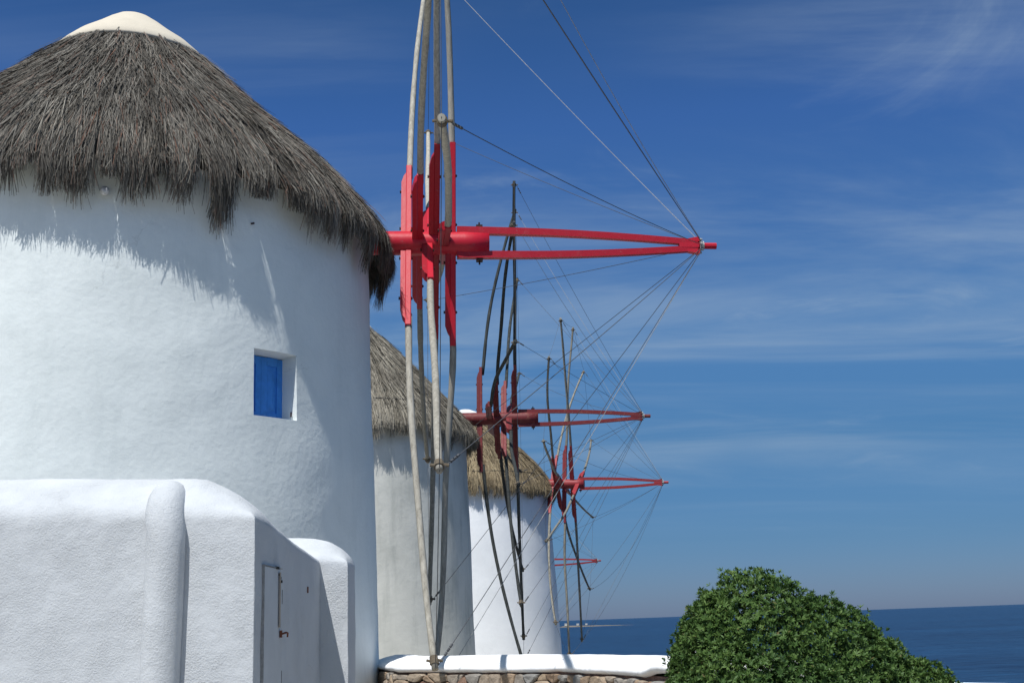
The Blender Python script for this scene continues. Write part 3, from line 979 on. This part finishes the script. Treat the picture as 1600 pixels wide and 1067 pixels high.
ys_m = [7.0 + e for e in near_edge] + list(np.linspace(7.10, 7.46, 16)) + list(np.linspace(7.49, 9.33, 56))
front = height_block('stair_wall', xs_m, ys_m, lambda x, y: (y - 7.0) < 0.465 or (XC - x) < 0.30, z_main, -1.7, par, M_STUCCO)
XE, YE = -1.334, 9.31
def z_end(x, y):
    dF, dS = y - YE, XE - x
    rdS = float(np.interp(dS, [0, 0.03, 0.07, 0.12, 0.19, 0.30, 0.45], [0.0, 0.20, 0.42, 0.62, 0.80, 0.94, 1.0]))
    base = float(np.interp(x, [-1.8, -1.547, -1.334], [0.545, 0.54, 0.515]))
    return base + 0.18 * rise_f(dF, 0.36) * rdS - soft_edge(min(dF, dS), 0.04)
xs_e = list(np.linspace(-2.1, XE - 0.10, 26)) + [XE - e for e in near_edge[::-1]]
ys_e = [YE + e for e in near_edge] + list(np.linspace(YE + 0.10, YE + 0.42, 14))
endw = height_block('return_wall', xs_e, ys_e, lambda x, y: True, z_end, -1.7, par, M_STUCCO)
sidew = front
# rounded rib running up the front face and over the coping
rp = []
for z in np.linspace(-1.7, 0.60, 24): rp.append((-2.066 + 0.006 * math.sin(z * 3), 6.975, z))
for t in np.linspace(0.15, 1, 8): rp.append((-2.066 - 0.05 * t, 6.975 + 0.29 * t ** 1.7, 0.60 + 0.205 * math.sin(t * pi / 2)))
b = MB()
b.tube([np.array([x, y, z + E]) - PO for x, y, z in rp], [0.112 + 0.004 * mnoise.noise(Vector((0, 0, z * 3))) for x, y, z in rp[:-1]] + [0.085], 20)
rib = b.build('buttress_rib', M_STUCCO, par, smooth=True)
# flush cupboard door in the side wall
b = MB()
yc, zc_ = 7.47, -0.42
b.box(np.array([XC + 0.007, yc, zc_ + E]) - PO, (0, 0.265, 0), (0, 0, 0.80), (0.010, 0, 0))
door = b.build('cupboard_door', M_GREYP, par)
b = MB()
for (cy, cz, wy, wz) in ((-0.272, 0, 0.004, 0.81), (0.0, 0.806, 0.27, 0.002)):
    b.box(np.array([XC + 0.0110, yc + cy, zc_ + cz + E]) - PO, (0, wy, 0), (0, 0, wz), (0.0085, 0, 0))
b.build('door_gap', M_SEAM, door)
b = MB()
p = np.array([XC + 0.0270, yc + 0.20, -0.02 + E]) - PO
b.box(p, (0, .012, 0), (0, 0, .022), (.006, 0, 0))
b.tube([p + np.array([.005, 0, 0]), p + np.array([.03, .015, .008]), p + np.array([.034, .045, .004]), p + np.array([.028, .065, -.018])], 0.006, 6)
b.build('latch', M_RUST, door)
b = MB()
b.box(np.array([XC + 0.0255, yc + 0.165, 0.19 + E]) - PO, (0, .018, 0), (0, 0, .17), (.0012, 0, 0))
b.build('rust_streak', M_STAIN, door)
b = MB()
for k in range(5):
    b.box(np.array([XC + 0.0190, yc + 0.09 + 0.035 * k, 0.385 - 0.02 * k * (k > 1) + E]) - PO, (0, .014, 0), (0, 0, .008), (.006, 0, 0))
b.build('flaked_plaster', M_DARK, door)
for dz in (0.25, -0.25):
    b = MB(); b.box(np.array([XC + 0.0130, yc + 0.278, dz - .04 + E]) - PO, (0, .005, 0), (0, 0, .045), (.006, 0, 0)); b.build('hinge', M_SEAM, door)
b = MB(); b.box(np.array([XC + 0.0100, 8.72, .28 + E]) - PO, (0, .007, 0), (0, 0, .022), (.004, 0, 0)); b.build('nail_mark', M_RUST, sidew)

# ------------------------------------------------------------------ low stone wall with white coping
sw = empty('stone_wall', (0.31, 11.4, 0))
SO = np.array([0.31, 11.4, 0.0])
tag(sw, 'low rubble stone wall with thick whitewashed sloping coping, curving round towards the bush', 'wall')
seglen = np.r_[0, np.cumsum(np.hypot(*np.diff(WALL, axis=0).T))]
def wpos(s):
    return np.array([np.interp(s, seglen, WALL[:, 0]), np.interp(s, seglen, WALL[:, 1])])
def wdir(s):
    d = wpos(min(s + .3, seglen[-1])) - wpos(max(s - .3, 0)); d /= np.linalg.norm(d)
    return d, np.array([d[1], -d[0]])          # along, outward (towards the camera side)
def wout(s):
    d, n = wdir(s)
    # outward is the side facing the camera at the origin
    p = wpos(s)
    if n @ (-p) < 0: n = -n
    return d, n
rows = []
for s in np.arange(0, seglen[-1], 0.12):
    p = wpos(s); d, n = wout(s)
    stp = float(np.interp(p[0], [0.94, 1.0, 1.5, 2.4, 2.9, 3.6], [0, 0.05, 0.05, -0.08, -0.215, -0.25]))
    prof = [(0.05, -0.47), (0.015, -0.455), (0.0, -0.435), (0.012, -0.41), (0.08, -0.375), (0.20, -0.34), (0.32, -0.318), (0.40, -0.318), (0.46, -0.34), (0.48, -0.40), (0.48, -1.60)]
    row = []
    for dn, z in prof:
        q = np.array([p[0] - n[0] * dn, p[1] - n[1] * dn, z + stp * (1 if z > -.46 else .9) + E])
        l = 0.009 * mnoise.noise(Vector(q) * 1.6) + 0.005 * mnoise.noise(Vector(q) * 6)
        q[2] += l; row.append(q - SO)
    rows.append(row)
grid_mesh2 = lambda name, rows, mat, parent: mesh(name, np.array([p for r in rows for p in r]), [[i * len(rows[0]) + k, i * len(rows[0]) + k + 1, (i + 1) * len(rows[0]) + k + 1, (i + 1) * len(rows[0]) + k] for i in range(len(rows) - 1) for k in range(len(rows[0]) - 1)], mat, parent, True)
grid_mesh2('coping', rows, M_COPING, sw)
rows = []
for s in np.arange(0, seglen[-1], 0.3):
    p = wpos(s); d, n = wout(s)
    stp = float(np.interp(p[0], [0.94, 1.0, 1.5, 2.4, 2.9, 3.6], [0, 0.0, 0.0, -0.08, -0.215, -0.25]))
    rows.append([np.array([p[0] - n[0] * dn, p[1] - n[1] * dn, z + (stp if z > -.5 else 0) + E]) - SO for dn, z in ((0.06, -0.45), (0.055, -1.0), (0.055, -1.75))])
grid_mesh2('mortar', rows, M_MORTAR, sw)
# rubble stones: cells of a stretched Voronoi pattern on the face, shrunk, rounded and pushed proud of the mortar
sg = np.random.default_rng(21)
s_lo, s_hi = 1.0, 6.6
z_lo, z_hi = -1.62, -0.47
pts = []
def try_add(s, z, dmin):
    for (a, b_) in pts:
        if ((a - s) / 1.45) ** 2 + (b_ - z) ** 2 < dmin ** 2: return
    pts.append((s, z))
ss_ = s_lo
while ss_ < s_hi:                      # thin levelling course right under the coping
    pts.append((ss_, -0.488 + sg.normal(0, 0.006))); ss_ += sg.uniform(0.10, 0.24)
for k in range(9000):
    s = sg.uniform(s_lo, s_hi); z = sg.uniform(z_lo, z_hi)
    dm = 0.19 if mnoise.noise(Vector((s * 1.6, z * 2.5, 4))) > -0.05 else 0.085
    if len(pts) < 285: try_add(s, z, dm)
pts = np.array(pts)
for (s, z) in pts:
    poly = [np.array(q) for q in ((s - .5, z - .35), (s + .5, z - .35), (s + .5, z + .35), (s - .5, z + .35))]
    for (s2, z2) in pts:
        if (s2 == s and z2 == z) or abs(s2 - s) > 1.0 or abs(z2 - z) > .7: continue
        mid = np.array([(s + s2) / 2, (z + z2) / 2]); nn_ = np.array([(s2 - s) / 1.45 ** 2, (z2 - z)])
        new = []
        for i in range(len(poly)):
            a, b_ = poly[i], poly[(i + 1) % len(poly)]
            da_, db_ = (a - mid) @ nn_, (b_ - mid) @ nn_
            if da_ <= 0: new.append(a)
            if (da_ < 0) != (db_ < 0): new.append(a + (b_ - a) * (da_ / (da_ - db_)))
        poly = new
        if len(poly) < 3: break
    if len(poly) < 3: continue
    poly = np.array(poly)
    poly[:, 1] = np.clip(poly[:, 1], -1.70, -0.470 - 0.02 * sg.uniform())
    cen = poly.mean(0)
    # resample to 9 points with soft corners
    per = np.vstack([poly, poly[:1]]); ds = np.r_[0, np.cumsum(np.hypot(*np.diff(per, axis=0).T))]
    if ds[-1] < 0.14: continue
    k = 10
    q = np.stack([np.interp(np.linspace(0, ds[-1], k, endpoint=False), ds, per[:, i]) for i in (0, 1)], 1)
    q = 0.10 * np.roll(q, 1, 0) + 0.80 * q + 0.10 * np.roll(q, -1, 0)
    q = cen + (q - cen) * (0.965 + sg.normal(0, 0.025, (k, 1)))
    dd = cen - q
    outp = sg.uniform(0.02, 0.06); flat = sg.uniform(0.9, 1.15)
    V = []
    for (shr, o_) in ((0.0, -0.06), (0.0, outp * .55), (0.07, outp * .9), (0.35, outp * flat)):
        for (ss, zz) in q + dd * shr:
            p = wpos(ss); d, n = wout(ss)
            oo = o_ + 0.012 * mnoise.noise(Vector((ss * 9, zz * 9, 1))) * (o_ > 0)
            V.append(np.array([p[0] + n[0] * (oo - .02), p[1] + n[1] * (oo - .02), zz + E]))
    p = wpos(cen[0]); d, n = wout(cen[0])
    V.append(np.array([p[0] + n[0] * (outp * flat - .02), p[1] + n[1] * (outp * flat - .02), cen[1] + E]))
    F = []
    for r_ in range(3):
        for i in range(k):
            F.append([r_ * k + i, r_ * k + (i + 1) % k, (r_ + 1) * k + (i + 1) % k, (r_ + 1) * k + i])
    for i in range(k): F.append([3 * k + i, 3 * k + (i + 1) % k, 4 * k])
    ctr = V[-1]
    o = mesh('stone', np.array(V) - ctr, F, M_STONE, sw, smooth=False)
    o.location = ctr - SO

# ------------------------------------------------------------------ bush
bush = empty('bush', (1.66, 7.74, 0))
BO = np.array([1.66, 7.74, 0.0])
tag(bush, 'dense rounded dark green evergreen bush in front of the low wall by the sea', 'bush')
lobes = [((1.56, 8.15, -0.72), (0.60, 0.62, 0.97)), ((1.30, 8.10, -0.80), (0.36, 0.45, 0.92)), ((1.95, 8.2, -0.85), (0.58, 0.60, 0.93)),
         ((2.25, 8.25, -1.00), (0.50, 0.52, 0.85)), ((2.57, 8.25, -1.15), (0.47, 0.47, 0.80)), ((1.40, 7.85, -0.95), (0.52, 0.48, 0.80)), ((2.2, 7.95, -1.15), (0.5, 0.45, 0.72)), ((1.75, 7.85, -1.0), (0.62, 0.50, 0.75)), ((1.12, 8.05, -0.98), (0.24, 0.36, 0.66))]
lg = np.random.default_rng(5)
lobes = [(tuple(v * 0.95 for v in c_), tuple(v * 0.95 for v in r_)) for c_, r_ in lobes]
def inside(p, k=0.97):
    return any(sum(((p[i] - c_[i]) / r_[i]) ** 2 for i in range(3)) < k * k for c_, r_ in lobes)
LV, LF, LR = [], [], []
base_leaf = [(0.0, 0.0, 0.0), (0.55, 0.5, 0.03), (1.0, 0.0, -0.06), (0.55, -0.5, 0.03), (0.55, 0, -0.03)]
leaf_faces = [[0, 4, 1], [1, 4, 2], [0, 3, 4], [3, 2, 4]]
BL = np.array(base_leaf)
Vs, Fs, Rs = [], [], []
cnt = 0
for layer, nw in ((1.0, 17500), (0.94, 11500), (0.85, 9000), (0.70, 6500)):
    k_ = 0
    while k_ < nw:
        c_, r_ = lobes[lg.integers(len(lobes))]
        d = lg.normal(size=3); d /= np.linalg.norm(d)
        if d[2] < -0.55: continue
        bumpf = 1 + 0.06 * mnoise.noise(Vector(d) * 4 + Vector(c_)) + 0.05 * mnoise.noise(Vector(d) * 9 + Vector(c_))
        p = np.array(c_) + np.array(r_) * d * layer * bumpf
        if p[2] < -1.5 or inside(p, 0.955 * layer if layer > .8 else 0.35): 
            k_ += 0.25; continue
        k_ += 1
        nrm_ = d / np.array(r_); nrm_ /= np.linalg.norm(nrm_)
        axis = nrm_ + lg.normal(0, 0.38, 3) + np.array([0, 0, 0.35]); axis /= np.linalg.norm(axis)
        t1 = np.cross(axis, [0.3, 0.2, 0.9]); t1 /= np.linalg.norm(t1); t2 = np.cross(axis, t1)
        tone = np.clip(lg.normal(0.5, 0.16) + 0.18 * mnoise.noise(Vector(p) * 3), 0.05, 0.93)
        p = p + axis * lg.normal(0, 0.02) 
        nl = lg.integers(6, 10)
        ph = lg.uniform(0, 6.28)
        open_ = lg.uniform(0.5, 1.15)
        for j in range(nl):
            th = ph + 2 * pi * j / nl + lg.normal(0, .2)
            rd_ = cos(th) * t1 + sin(th) * t2
            el = open_ + lg.normal(0, .22)
            dirv = rd_ * math.sin(el) + axis * cos(el)
            sd_ = np.cross(axis, rd_); nv = np.cross(dirv, sd_)
            Ln = lg.uniform(0.025, 0.040); Wd = Ln * lg.uniform(0.28, 0.38)
            V = p + BL[:, :1] * Ln * dirv + BL[:, 1:2] * Wd * sd_ + BL[:, 2:3] * Ln * nv
            Vs.append(V); Fs.append(np.array(leaf_faces) + cnt); cnt += 5
            Rs.append(np.full(5, np.clip(tone + lg.normal(0, .08), 0, .99) if lg.uniform() > .006 else 1.0))
fo = mesh('foliage', np.vstack(Vs) - BO, np.vstack(Fs), M_LEAF, bush, smooth=False, attr=np.concatenate(Rs))
tag(fo, kind='stuff')
for k in range(7):
    th = 2 * pi * k / 7
    tgt = np.array([1.66 + 0.55 * cos(th), 7.74 + 0.35 * sin(th), -0.55 + 0.2 * math.sin(k * 3)])
    b = MB(); q0 = np.array([1.66 + .06 * cos(th), 7.74 + .06 * sin(th), -1.66])
    pp = [q0 + (tgt - q0) * u + np.array([0, 0, .18 * math.sin(pi * u)]) for u in np.linspace(0, 1, 7)]
    b.tube([p + np.array([0, 0, E]) - BO for p in pp], list(np.linspace(0.035, 0.010, 7)), 7)
    b.build('stem', M_BARK, bush, smooth=True)
fo.location = (0, 0, E)
bpy.context.view_layer.update()
